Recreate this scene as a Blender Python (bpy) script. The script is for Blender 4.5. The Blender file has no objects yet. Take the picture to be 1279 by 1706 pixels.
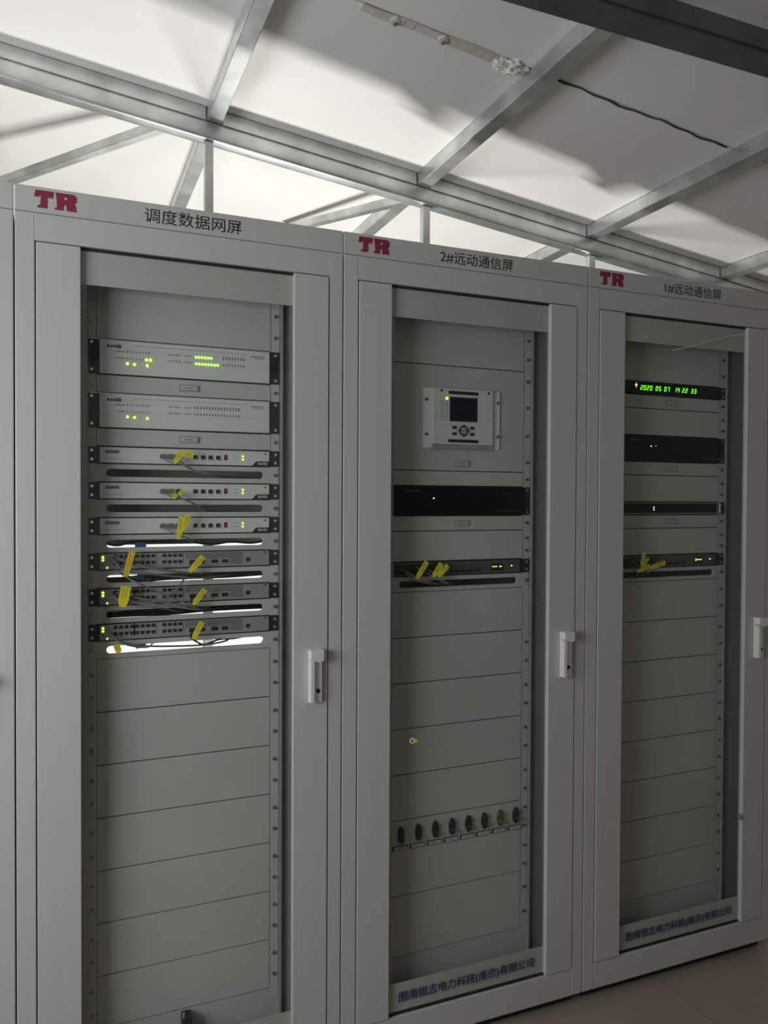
import bpy, bmesh, math, random
from mathutils import Vector, Matrix
random.seed(7)
S = bpy.context.scene
COL = S.collection

# ------------------------------------------------------------------ camera
CAM = (0.0997, -1.9753, 1.5403); YAW, PITCH, ROLL, FPX = 0.3943, -0.0164, 0.0049, 1290.43
def make_camera():
    F = Vector((math.sin(YAW)*math.cos(PITCH), math.cos(YAW)*math.cos(PITCH), math.sin(PITCH)))
    R = Vector((math.cos(YAW), -math.sin(YAW), 0)); U = R.cross(F)
    R2 = R*math.cos(ROLL) + U*math.sin(ROLL); U2 = -R*math.sin(ROLL) + U*math.cos(ROLL)
    cd = bpy.data.cameras.new('camera'); cam = bpy.data.objects.new('camera', cd); COL.objects.link(cam)
    m = Matrix((R2, U2, -F)).transposed().to_4x4(); m.translation = Vector(CAM)
    cam.matrix_world = m
    cd.sensor_fit = 'VERTICAL'; cd.sensor_height = 36; cd.lens = 36*FPX/1706
    cd.clip_start = 0.02; cd.clip_end = 60
    S.camera = cam
make_camera()

# ------------------------------------------------------------------ world and light
w = bpy.data.worlds.new('world'); S.world = w; w.use_nodes = True
w.node_tree.nodes['Background'].inputs[0].default_value = (0.75, 0.85, 1.0, 1)
w.node_tree.nodes['Background'].inputs[1].default_value = 0.6
S.view_settings.view_transform = 'Standard'; S.view_settings.look = 'None'
S.view_settings.gamma = 1; S.view_settings.exposure = 0; S.view_settings.use_curve_mapping = False
def area(name, loc, target, sx, sy, power, col, spread=180):
    l = bpy.data.lights.new(name, 'AREA'); l.shape = 'RECTANGLE'; l.size = sx; l.size_y = sy
    l.energy = power; l.color = col; l.spread = math.radians(spread)
    o = bpy.data.objects.new(name, l); COL.objects.link(o); o.location = loc
    d = Vector(target) - Vector(loc); o.rotation_euler = d.to_track_quat('-Z', 'Y').to_euler(); return o
# low added area light behind the cabinets: throws the cabinets' edge shadow on the ceiling
area('light_behind_cabinets', (0.6, 1.16, 0.70), (0.95, 0.1, 2.6), 0.8, 0.025, 45, (1.0, 1.0, 0.955))
# daylight from the window in the left wall
area('window_daylight', (-1.5, -1.2, 1.6), (0.5, -0.3, 1.25), 1.3, 1.0, 40, (0.93, 0.96, 1.0))
# soft fill light added behind the camera
area('room_fill', (0.6, -3.9, 1.7), (0.9, 0, 1.2), 2.5, 1.6, 2.5, (1.0, 0.90, 0.80))

# ------------------------------------------------------------------ materials
def mat(name, col, rough=.5, metal=0., noise=0., nscale=20., stretch=None, bump=0., emit=None, estr=0., col2=None, spec=None):
    m = bpy.data.materials.new(name); m.use_nodes = True; nt = m.node_tree; b = nt.nodes['Principled BSDF']
    b.inputs['Base Color'].default_value = (*col, 1); b.inputs['Roughness'].default_value = rough; b.inputs['Metallic'].default_value = metal
    if spec is not None: b.inputs['Specular IOR Level'].default_value = spec
    if noise or bump or col2:
        tc = nt.nodes.new('ShaderNodeTexCoord'); mp = nt.nodes.new('ShaderNodeMapping'); n = nt.nodes.new('ShaderNodeTexNoise')
        n.inputs['Scale'].default_value = nscale; n.inputs['Detail'].default_value = 4
        if stretch: mp.inputs['Scale'].default_value = stretch
        nt.links.new(tc.outputs['Object'], mp.inputs[0]); nt.links.new(mp.outputs[0], n.inputs['Vector'])
        if noise or col2:
            r = nt.nodes.new('ShaderNodeValToRGB'); c2 = col2 or tuple(c*(1-noise) for c in col)
            r.color_ramp.elements[0].color = (*c2, 1); r.color_ramp.elements[1].color = (*col, 1)
            r.color_ramp.elements[0].position = .35; r.color_ramp.elements[1].position = .65
            nt.links.new(n.outputs['Fac'], r.inputs[0]); nt.links.new(r.outputs[0], b.inputs['Base Color'])
        if bump:
            bp = nt.nodes.new('ShaderNodeBump'); bp.inputs['Strength'].default_value = bump; bp.inputs['Distance'].default_value = .002
            nt.links.new(n.outputs['Fac'], bp.inputs['Height']); nt.links.new(bp.outputs[0], b.inputs['Normal'])
    if emit: b.inputs['Emission Color'].default_value = (*emit, 1); b.inputs['Emission Strength'].default_value = estr
    return m
M = {}
M['paint'] = mat('grey_powder_coat', (.50, .495, .47), .42, noise=.03, nscale=60, stretch=(1, 1, .05))
M['panel'] = mat('rack_panel_paint', (.52, .515, .49), .5, noise=.05, nscale=4)
M['liner'] = mat('cabinet_liner', (.33, .35, .32), .55, noise=.1, nscale=8)
M['dark'] = mat('dark_gap', (.02, .02, .02), .8, noise=.2, nscale=30)
M['black'] = mat('black_powder_coat', (.022, .025, .027), .45, noise=.25, nscale=40)
M['gloss'] = mat('gloss_black_front', (.006, .010, .014), .12, noise=.2, nscale=15, spec=.2)
M['silver'] = mat('brushed_silver_face', (.72, .74, .73), .38, .15, noise=.06, nscale=120, stretch=(.05, 1, 1))
M['swgrey'] = mat('switch_grey_face', (.33, .335, .34), .45, .1, noise=.06, nscale=40)
M['rtgrey'] = mat('router_dark_face', (.10, .11, .11), .45, .1, noise=.1, nscale=40)
M['chrome'] = mat('chrome', (.78, .77, .76), .22, .9, noise=.08, nscale=30)
M['handle'] = mat('satin_nickel', (.88, .87, .85), .3, .25, noise=.08, nscale=25, stretch=(1, 1, .2))
M['screw'] = mat('screw_steel', (.38, .38, .37), .3, .85, noise=.3, nscale=200)
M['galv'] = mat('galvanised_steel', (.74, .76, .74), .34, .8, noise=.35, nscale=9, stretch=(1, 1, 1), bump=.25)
M['galvdark'] = mat('shaded_steel_dark_grey', (.15, .165, .145), .55, .5, noise=.35, nscale=7, bump=.2)  # dark base puts the near beam's shade into the colour; plain grey elsewhere
M['ceil'] = mat('white_ceiling_board', (.77, .755, .725), .75, noise=.05, nscale=2.2, bump=.03)
M['wall'] = mat('white_wall', (.48, .46, .43), .8, noise=.06, nscale=3)
M['tile'] = mat('floor_tile', (.31, .27, .215), .38, noise=.1, nscale=3.5)
M['grout'] = mat('grout', (.07, .065, .055), .9, noise=.2, nscale=30)
M['plaster'] = mat('plaster_lump', (.86, .86, .80), .9, noise=.25, nscale=60, bump=1)
M['strip'] = mat('stained_strip', (.62, .60, .56), .7, nscale=9, stretch=(1, 1, 1), col2=(.50, .45, .36))
M['red'] = mat('crimson_print', (.25, .022, .045), .5, noise=.1, nscale=30)
M['ink'] = mat('black_print', (.02, .02, .022), .5, noise=.1, nscale=30)
M['grink'] = mat('grey_print', (.13, .13, .13), .5, noise=.1, nscale=30)
M['blue'] = mat('blue_print', (.012, .03, .14), .5, noise=.1, nscale=30)
M['white'] = mat('white_plastic', (.8, .8, .78), .5, noise=.05, nscale=20)
M['cardw'] = mat('label_card', (.50, .51, .48), .6, noise=.05, nscale=80)
M['yellow'] = mat('yellow_tag', (.86, .76, .03), .55, noise=.22, nscale=60)
M['orange'] = mat('orange_tag', (.88, .56, .03), .55, noise=.25, nscale=60)
M['cableg'] = mat('grey_cable', (.19, .195, .20), .5, noise=.15, nscale=20)
M['cablet'] = mat('teal_cable', (.12, .155, .155), .5, noise=.15, nscale=20)
M['cableb'] = mat('black_cable', (.015, .015, .015), .5, noise=.2, nscale=20)
M['bluep'] = mat('blue_plug', (.03, .10, .33), .5, noise=.2, nscale=40)
M['redp'] = mat('red_port', (.40, .02, .08), .5, noise=.2, nscale=40)
M['ledg'] = mat('green_led', (.2, .5, .05), .4, noise=.1, emit=(.42, 1., .06), estr=2.6)
M['leddig'] = mat('green_digit', (.1, .5, .02), .4, noise=.1, emit=(.16, 1., .01), estr=1.6)
M['ledw'] = mat('white_led', (.8, .8, .8), .4, noise=.1, emit=(.9, 1., .9), estr=1.4)
M['ledy'] = mat('yellow_green_led', (.5, .6, .1), .4, noise=.1, emit=(.72, .95, .12), estr=1.2)
M['ledo'] = mat('orange_led', (.8, .4, .2), .4, noise=.1, emit=(1., .45, .2), estr=2.0)
M['screen'] = mat('unlit_screen', (.012, .013, .03), .2, noise=.1, nscale=10)
M['toggle'] = mat('toggle_black', (.035, .037, .03), .4, noise=.2, nscale=50)
M['toggley'] = mat('toggle_olive', (.12, .13, .02), .4, noise=.2, nscale=50)
M['sky'] = mat('bright_window', (.8, .85, .9), .5, noise=.02, emit=(1., 1., 1.), estr=1.1)
def glass_mat():
    m = bpy.data.materials.new('door_glass'); m.use_nodes = True; nt = m.node_tree; nt.nodes.clear()
    o = nt.nodes.new('ShaderNodeOutputMaterial'); t = nt.nodes.new('ShaderNodeBsdfTransparent'); g = nt.nodes.new('ShaderNodeBsdfGlossy')
    mx = nt.nodes.new('ShaderNodeMixShader'); f = nt.nodes.new('ShaderNodeFresnel'); f.inputs[0].default_value = 1.5
    t.inputs[0].default_value = (.95, .958, .945, 1); g.inputs['Roughness'].default_value = .04; g.inputs[0].default_value = (.8, .8, .8, 1)
    ge = nt.nodes.new('ShaderNodeNewGeometry'); ml = nt.nodes.new('ShaderNodeMath'); ml.operation = 'MULTIPLY_ADD'; ml.inputs[1].default_value = -1; ml.inputs[2].default_value = 1
    m2 = nt.nodes.new('ShaderNodeMath'); m2.operation = 'MULTIPLY'
    nt.links.new(ge.outputs['Backfacing'], ml.inputs[0]); nt.links.new(ml.outputs[0], m2.inputs[0]); nt.links.new(f.outputs[0], m2.inputs[1])
    nt.links.new(m2.outputs[0], mx.inputs[0]); nt.links.new(t.outputs[0], mx.inputs[1]); nt.links.new(g.outputs[0], mx.inputs[2]); nt.links.new(mx.outputs[0], o.inputs[0])
    return m
M['glass'] = glass_mat()
def frit_mat(name, fill):
    m = bpy.data.materials.new(name); m.use_nodes = True; nt = m.node_tree; b = nt.nodes['Principled BSDF']
    b.inputs['Base Color'].default_value = (.5, .5, .47, 1); b.inputs['Roughness'].default_value = .4
    tc = nt.nodes.new('ShaderNodeTexCoord'); sp = nt.nodes.new('ShaderNodeSeparateXYZ')
    mu = nt.nodes.new('ShaderNodeMath'); mu.operation = 'MULTIPLY'; mu.inputs[1].default_value = 1/.0050
    fr = nt.nodes.new('ShaderNodeMath'); fr.operation = 'FRACT'
    lt = nt.nodes.new('ShaderNodeMath'); lt.operation = 'LESS_THAN'; lt.inputs[1].default_value = fill
    nt.links.new(tc.outputs['Object'], sp.inputs[0]); nt.links.new(sp.outputs['Z'], mu.inputs[0]); nt.links.new(mu.outputs[0], fr.inputs[0])
    nt.links.new(fr.outputs[0], lt.inputs[0]); nt.links.new(lt.outputs[0], b.inputs['Alpha'])
    return m
M['frit'] = frit_mat('dotted_glass_print', .55)
M['frit2'] = frit_mat('faint_dotted_glass_print', .22)

# ------------------------------------------------------------------ helpers
class MB:
    def __init__(s): s.v = []; s.f = []; s.sm = set()
    def box(s, x0, x1, y0, y1, z0, z1):
        n = len(s.v)
        s.v += [(x, y, z) for z in (z0, z1) for y in (y0, y1) for x in (x0, x1)]
        for q in ((0, 2, 3, 1), (4, 5, 7, 6), (0, 1, 5, 4), (2, 6, 7, 3), (0, 4, 6, 2), (1, 3, 7, 5)): s.f.append(tuple(n+i for i in q))
        return s
    def cyl(s, c, r, y0, y1, n=12, r2=None):      # axis along y, front at y0
        k = len(s.v); r2 = r if r2 is None else r2
        for j, (yy, rr) in enumerate(((y1, r), (y0, r2))):
            for i in range(n):
                a = 2*math.pi*i/n; s.v.append((c[0]+rr*math.cos(a), yy, c[1]+rr*math.sin(a)))
        for i in range(n):
            a, b = k+i, k+(i+1) % n; s.f.append((a, b, b+n, a+n))
        s.f.append(tuple(k+n+i for i in range(n))); s.f.append(tuple(k+i for i in reversed(range(n))))
        return s
    def prism(s, pts, y0, y1):                    # outline in x,z pushed along y
        k = len(s.v); n = len(pts)
        s.v += [(p[0], y0, p[1]) for p in pts] + [(p[0], y1, p[1]) for p in pts]
        s.f.append(tuple(range(k, k+n))); s.f.append(tuple(range(k+2*n-1, k+n-1, -1)))
        for i in range(n): s.f.append((k+i, k+n+i, k+n+(i+1) % n, k+(i+1) % n))
        return s
    def tube(s, pts, r, n=7, r_end=None):
        pts = [Vector(p) for p in pts]; k = len(s.v); m = len(pts)
        for i, p in enumerate(pts):
            t = (pts[min(i+1, m-1)] - pts[max(i-1, 0)]).normalized()
            a = t.cross(Vector((0, 0, 1)));
            if a.length < .05: a = t.cross(Vector((0, 1, 0)))
            a.normalize(); b = t.cross(a)
            for j in range(n):
                q = 2*math.pi*j/n; s.v.append(tuple(p + a*r*math.cos(q) + b*r*math.sin(q)))
        for i in range(m-1):
            for j in range(n):
                u, v_ = k+i*n+j, k+i*n+(j+1) % n; s.f.append((u, v_, v_+n, u+n))
        s.f.append(tuple(k+j for j in range(n))); s.f.append(tuple(k+(m-1)*n+j for j in reversed(range(n))))
        return s
    def hexa(s, P):                               # 8 points ordered like box
        n = len(s.v); s.v += [tuple(p) for p in P]
        for q in ((0, 2, 3, 1), (4, 5, 7, 6), (0, 1, 5, 4), (2, 6, 7, 3), (0, 4, 6, 2), (1, 3, 7, 5)): s.f.append(tuple(n+i for i in q))
        return s
    def bar(s, a, b, wx, wz):                     # square tube between two points
        a, b = Vector(a), Vector(b); t = (b-a).normalized()
        side = t.cross(Vector((0, 1, 0))) if abs(t.y) < .7 else t.cross(Vector((0, 0, 1)))
        side.normalize(); up = side.cross(t).normalized()
        P = [p + side*wx/2*sx + up*wz/2*sz for p in (a, b) for sz in (-1, 1) for sx in (-1, 1)]
        return s.hexa(P)
    def mesh(s, name, m, bev=0, smooth=False):
        me = bpy.data.meshes.new(name); me.from_pydata(s.v, [], s.f)
        bm = bmesh.new(); bm.from_mesh(me); bmesh.ops.recalc_face_normals(bm, faces=bm.faces)
        if bev: bmesh.ops.bevel(bm, geom=list(bm.edges), offset=bev, segments=2, affect='EDGES', profile=.6)
        if smooth:
            for f in bm.faces: f.smooth = True
        bm.to_mesh(me); bm.free(); me.materials.append(m); return me
    def build(s, name, m, parent=None, bev=0, smooth=False, loc=(0, 0, 0)):
        return obj(name, s.mesh(name, m, bev, smooth), parent, loc)
def obj(name, me, parent=None, loc=(0, 0, 0)):
    o = bpy.data.objects.new(name, me); COL.objects.link(o); o.location = loc
    if parent: o.parent = parent
    return o
def thing(name, label, cat, loc=(0, 0, 0), group=None):
    o = bpy.data.objects.new(name, None); COL.objects.link(o); o.location = loc; o.empty_display_size = .05
    return tag(o, label, cat, group)
def tag(o, label, cat, group=None):
    o['label'] = label; o['category'] = cat
    if group: o['group'] = group
    return o
def struct(o): o['kind'] = 'structure'; return o
def stuff(o): o['kind'] = 'stuff'; return o
def text(s, x0, x1, z0, z1, y, parent, m, name='lettering', off=0., shear=0., thick=.0004):
    cu = bpy.data.curves.new('text', 'FONT'); cu.body = s; cu.size = 1; cu.offset = off; cu.shear = shear; cu.resolution_u = 3
    t = bpy.data.objects.new('t', cu); COL.objects.link(t)
    dg = bpy.context.evaluated_depsgraph_get(); me = bpy.data.meshes.new_from_object(t.evaluated_get(dg))
    bpy.data.objects.remove(t); bpy.data.curves.remove(cu)
    X = [v.co.x for v in me.vertices]; Z = [v.co.y for v in me.vertices]
    ax, bx, az, bz = min(X), max(X), min(Z), max(Z)
    for v in me.vertices:
        v.co = Vector((x0+(v.co.x-ax)/(bx-ax)*(x1-x0), y, z0+(v.co.y-az)/(bz-az)*(z1-z0)))
    bm = bmesh.new(); bm.from_mesh(me)
    r = bmesh.ops.extrude_face_region(bm, geom=list(bm.faces))
    bmesh.ops.translate(bm, verts=[e for e in r['geom'] if isinstance(e, bmesh.types.BMVert)], vec=(0, -thick, 0))
    bm.to_mesh(me); bm.free(); me.materials.clear(); me.materials.append(m); me.name = name
    return obj(name, me, parent)
def smooth_path(pts, n=6):
    P = [Vector(p) for p in pts]; P = [P[0]*2-P[1]] + P + [P[-1]*2-P[-2]]; out = []
    for i in range(1, len(P)-2):
        for k in range(n):
            t = k/n; a, b, c, d = P[i-1], P[i], P[i+1], P[i+2]
            out.append(.5*((2*b)+(c-a)*t+(2*a-5*b+4*c-d)*t*t+(3*b-a-3*c+d)*t**3))
    out.append(P[-2]); return out

# ------------------------------------------------------------------ the room
ZF = -.035
def zc(x): return 2.73 - .117*x
XL, XR, YF, YB = -1.56, 3.5, -4.2, 3.3
# floor slab and tiles
fl = struct(MB().box(XL, XR, YF, YB, ZF-.06, ZF-.004).build('floor', M['grout']))
tile_me = MB().box(-.3985, .3985, -.3985, .3985, -.008, 0).mesh('floor_tile', M['tile'], .001)
for i in range(-5, 3):
    for j in range(-5, 2):
        cx, cy = 1.92+.4+.8*i, -.62+.4+.8*j
        if cx-.4 < XL-.7 or cx+.4 > XR+.4: continue
        obj('floor_tile', tile_me, fl, (cx, cy, ZF))
# walls
def wallbox(name, *a): return struct(MB().box(*a).build(name, M['wall']))
wl = MB(); wy0, wy1, wz0, wz1 = -1.95, -0.45, .8, 2.1
for a in ((YF, wy0, ZF-.05, 3.0), (wy1, YB, ZF-.05, 3.0), (wy0, wy1, ZF-.05, wz0), (wy0, wy1, wz1, 3.0)): wl.box(XL-.15, XL, *a)
struct(wl.build('wall_left', M['wall']))
wn = struct(MB().box(XL-.11, XL-.06, wy0, wy0+.05, wz0, wz1).box(XL-.11, XL-.06, wy1-.05, wy1, wz0, wz1).box(XL-.11, XL-.06, -1.225, -1.175, wz0, wz1)
            .box(XL-.11, XL-.06, wy0, wy1, wz0, wz0+.05).box(XL-.11, XL-.06, wy0, wy1, wz1-.05, wz1).build('window_1', M['white']))
MB().box(XL-.09, XL-.085, wy0+.05, wy1-.05, wz0+.05, wz1-.05).build('window_pane', M['glass'], wn)
wallbox('wall_right', XR, XR+.12, YF, YB, ZF-.05, 3.1)
wallbox('wall_front', XL-.15, XR+.12, YF-.12, YF, ZF-.05, 3.1)
wb = MB(); bx0, bx1, bz0, bz1 = .15, 1.75, .25, 1.31
for a in ((XL-.15, bx0, ZF-.05, 3.1), (bx1, XR+.12, ZF-.05, 3.1), (bx0, bx1, ZF-.05, bz0), (bx0, bx1, bz1, 3.1)): wb.box(a[0], a[1], YB, YB+.12, a[2], a[3])
struct(wb.build('wall_back', M['wall']))
w2 = struct(MB().box(bx0, bx0+.04, YB+.03, YB+.07, bz0, bz1).box(bx1-.04, bx1, YB+.03, YB+.07, bz0, bz1)
            .box(bx0, bx1, YB+.03, YB+.07, bz0, bz0+.04).box(bx0, bx1, YB+.03, YB+.07, bz1-.04, bz1).build('window_2', M['white']))
MB().box(bx0+.04, bx1-.04, YB+.045, YB+.055, bz0+.04, bz1-.04).build('window_pane', M['sky'], w2)
# ceiling: backing plus boards between the rafters
def slope(x0, x1, y0, y1, o0, o1):
    m = MB(); m.hexa([(x, y, zc(x)+o) for o in (o0, o1) for y in (y0, y1) for x in (x0, x1)]); return m
ce = struct(slope(XL-.15, XR+.12, YF-.12, YB+.12, .012, .05).build('ceiling', M['ceil']))
RX = [-1.49, -.82, -.155, .51, 1.18, 1.843, 2.47, 3.13]
edges = [XL-.15] + RX + [XR+.12]
for i in range(len(edges)-1):
    for (y0, y1) in ((YF-.1, -1.6), (-1.597, -.348), (-.342, YB+.1)):
        slope(edges[i]+.001, edges[i+1]-.001, y0, y1, random.uniform(0, .002), .0115).build('ceiling_panel', M['ceil'], ce)

# ------------------------------------------------------------------ steel frame under the ceiling
def rafter(x, label):
    o = slope(x-.021, x+.021, YF, YB, -.042, -.002).build('roof_rafter', M['galv'], None, .002)
    return tag(o, label, 'rafter')
rafter(-1.49, 'galvanised rafter nearest the left wall, out past the left cabinet')
rafter(-.82, 'galvanised rafter running front to back beyond the left edge of the photo')
rafter(-.155, 'galvanised rafter just left of the photo, above the leftmost cabinet')
rafter(.51, 'galvanised square rafter leaving the photo at the top, above the left full cabinet')
rafter(1.18, 'galvanised rafter under the ceiling beside the white plaster lump, above the middle cabinet')
rafter(1.843, 'galvanised rafter reaching the right photo edge where the ceiling crack ends')
rafter(2.47, 'short visible galvanised rafter at the right edge above the 1# cabinet lettering')
rafter(3.13, 'galvanised rafter nearest the right wall')
YBM = .325
bm_ = tag(slope(XL, XR, YBM-.025, YBM+.025, -.094, -.043).build('roof_beam', M['galv'], None, .008, True), 'long galvanised square tube beam crossing all rafters above the cabinets', 'beam')
for i in range(len(edges)-1):
    if -1.6 < edges[i] < 3.2:
        tag(slope(edges[i]+.024, min(edges[i+1]-.024, XR-.01), YBM-.022, YBM+.022, -.042, -.003).build('noggin', M['galv'], None, .002),
            'galvanised filler tube on the long beam, ' + {-1.49: 'far out past the left photo edge', -.82: 'second bay left of the photo', -.155: 'left of the first post',
            .51: 'between the first and second post', 1.18: 'between the second and third post', 1.843: 'just right of the third post', 2.47: 'at the extreme right edge', 3.13: 'against the right wall'}[edges[i]], 'roof strut')
for x, lab in ((.497, 'vertical galvanised post rising behind the left full cabinet'), (1.197, 'vertical galvanised post rising behind the middle cabinet'), (1.855, 'vertical galvanised post rising behind the seam between middle and right cabinets')):
    p = thing('roof_post', lab, 'post', (x, YBM, ZF))
    h = zc(x)-.096-ZF
    MB().box(-.0125, .0125, -.0125, .0125, .004, h).build('post_tube', M['galv'], p, .0015)
    MB().box(-.045, .045, -.035, .035, 0, .0045).build('foot_plate', M['galv'], p)
for (a, b, lab) in (((-.10, .987, 2.609), (.392, .345, 2.624), 'slanting galvanised brace meeting the beam left of the first post, above the leftmost cabinet'),
                    ((.905, 1.0, 2.596), (1.16, .345, 2.528), 'slanting galvanised brace running from the second rafter back over the left full cabinet')):
    tag(MB().bar(a, b, .028, .028).build('roof_brace', M['galv'], None, .0015), lab, 'brace')
# beam nearer the camera, its shade put into a dark colour
bd = thing('overhead_channel', 'shade-darkened steel beam hanging across the top right corner nearest the camera', 'beam', (0, -.8, 2.425))
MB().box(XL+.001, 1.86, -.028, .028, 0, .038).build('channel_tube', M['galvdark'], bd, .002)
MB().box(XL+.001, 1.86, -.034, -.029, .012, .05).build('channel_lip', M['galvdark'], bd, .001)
# ceiling repair strip, washers, plaster
cs = thing('cover_strip', 'stained peeling cover strip over the ceiling joint left of the plaster lump', 'ceiling strip', (.72, -.338, zc(.72)))
m = MB(); n = 14
for i in range(n):
    x0, x1 = .36*i/n, .36*(i+1)/n
    w0, w1 = .009+.005*i/n, .009+.005*(i+1)/n
    wv = lambda t: .002*math.sin(t*40)
    m.hexa([(x, s_*ww+wv(x), -.117*x+o) for o in (-.006-.002*math.sin(x0*30), 0) for s_, in ((-1,), (1,)) for x, ww in ((x0, w0), (x1, w1))])
m.build('strip_body', M['strip'], cs)
for dx in (.083, .205):
    q = MB(); q.v = []; k = 14
    for (r, z) in ((.014, -.004), (.013, -.010), (.006, -.012)):
        for i in range(k): q.v.append((dx+r*math.cos(6.2832*i/k), r*math.sin(6.2832*i/k), z-.117*dx))
    for a in range(2):
        for i in range(k): q.f.append((a*k+i, a*k+(i+1) % k, (a+1)*k+(i+1) % k, (a+1)*k+i))
    q.f.append(tuple(2*k+i for i in range(k)))
    q.build('washer', M['strip'], cs)
    MB().tube([(dx, 0, -.012-.117*dx), (dx, 0, -.0165-.117*dx)], .0045, 8).build('screw', M['screw'], cs)
def lump():
    bm = bmesh.new(); bmesh.ops.create_icosphere(bm, subdivisions=4, radius=1)
    for v in bm.verts:
        d = 1 + .30*math.sin(v.co.x*9+1.3*math.sin(v.co.y*7))*math.cos(v.co.y*8+v.co.x*3) + random.uniform(-.13, .13)
        v.co = Vector((v.co.x*.042*d, v.co.y*.021*d, v.co.z*.014*d))
    me = bpy.data.meshes.new('plaster_lump'); bm.to_mesh(me); bm.free(); me.materials.append(M['plaster'])
    return obj('plaster_lump', me, None, (1.108, -.335, zc(1.108)-.006))
tag(lump(), 'rough white plaster lump squeezed out of the ceiling joint', 'plaster')
# torn joint crack filler hanging down
for (xa, xb, lab) in ((1.16, 1.195, 'short dark torn joint tape between plaster lump and rafter'), (1.24, 1.80, 'long dark sagging joint tape along the ceiling seam right of the second rafter')):
    k = 4 if xb < 1.2 else 26; m = MB()
    for i in range(k):
        x0 = xa+(xb-xa)*i/k; x1 = xa+(xb-xa)*(i+1)/k
        g = lambda x: (-.345+.003*math.sin(x*23)+.003*math.sin(x*71), .0015+.0010*math.sin(x*37))
        (ya, wa), (yb_, wb_) = g(x0), g(x1)
        m.hexa([(x0, ya-wa, zc(x0)-.005), (x1, yb_-wb_, zc(x1)-.005), (x0, ya+wa, zc(x0)-.003), (x1, yb_+wb_, zc(x1)-.003),
                (x0, ya-wa, zc(x0)+.001), (x1, yb_-wb_, zc(x1)+.001), (x0, ya+wa, zc(x0)+.001), (x1, yb_+wb_, zc(x1)+.001)])
    tag(m.build('joint_tape', M['galvdark']), lab, 'joint tape')

# ------------------------------------------------------------------ cabinets
U = .04445; RT = 2.07; RY = .079
def zu(k): return RT-k*U
screw_me = MB().cyl((0, 0), .0052, -.0045, 0, 10, .0040).cyl((0, 0), .0016, -.0050, -.0040, 6).mesh('screw', M['screw'], 0)
def screws(parent, zs, y=RY-.001, xs=(.1685, .634)):
    for z in zs:
        for x in xs: obj('screw', screw_me, parent, (x, y, z))
def slot_plate(k, xc0=.2125, xc1=.5915, r=.0098):
    h = U/2-.0006; zc_ = zu(k)-U/2; y = RY-.0015; yb = RY+.006; m = MB()
    st, out = [], []
    for (xc, a0) in ((xc1, -90), (xc0, 90)):
        for i in range(13):
            a = math.radians(a0+15*i); c, s_ = math.cos(a), math.sin(a); q = max(abs(c), abs(s_))
            st.append((xc+r*c, zc_+r*s_)); out.append((xc+h*c/q, zc_+h*s_/q))
    n = len(st); b = len(m.v)
    m.v += [(p[0], y, p[1]) for p in st] + [(p[0], y, p[1]) for p in out] + [(p[0], yb, p[1]) for p in st]
    for i in range(n):
        j = (i+1) % n; m.f += [(b+i, b+j, b+n+j, b+n+i), (b+i, b+2*n+i, b+2*n+j, b+j)]
    for x0, x1 in ((.162, xc0-h), (xc1+h, .6425)):
        if x1 > x0: m.box(x0, x1, y, RY+.001, zc_-h, zc_+h)
    return m
def label_holder(parent, k, x=.404, w=.050):
    z = zu(k)-U/2
    f = MB().box(x-w/2, x+w/2, RY-.005, RY-.001, z-.0085, z+.0085).build('label_holder', M['liner'], parent, .001)
    return f
def label_card(parent, k, x=.404, w=.050):
    z = zu(k)-U/2; m = MB().box(x-w/2+.004, x+w/2-.004, RY-.0056, RY-.005, z-.0055, z+.0055).build('label_card', M['cardw'], parent)
    MB().box(x-.011, x+.011, RY-.0059, RY-.0056, z-.001, z+.001).build('card_print', M['grink'], parent)
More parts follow.
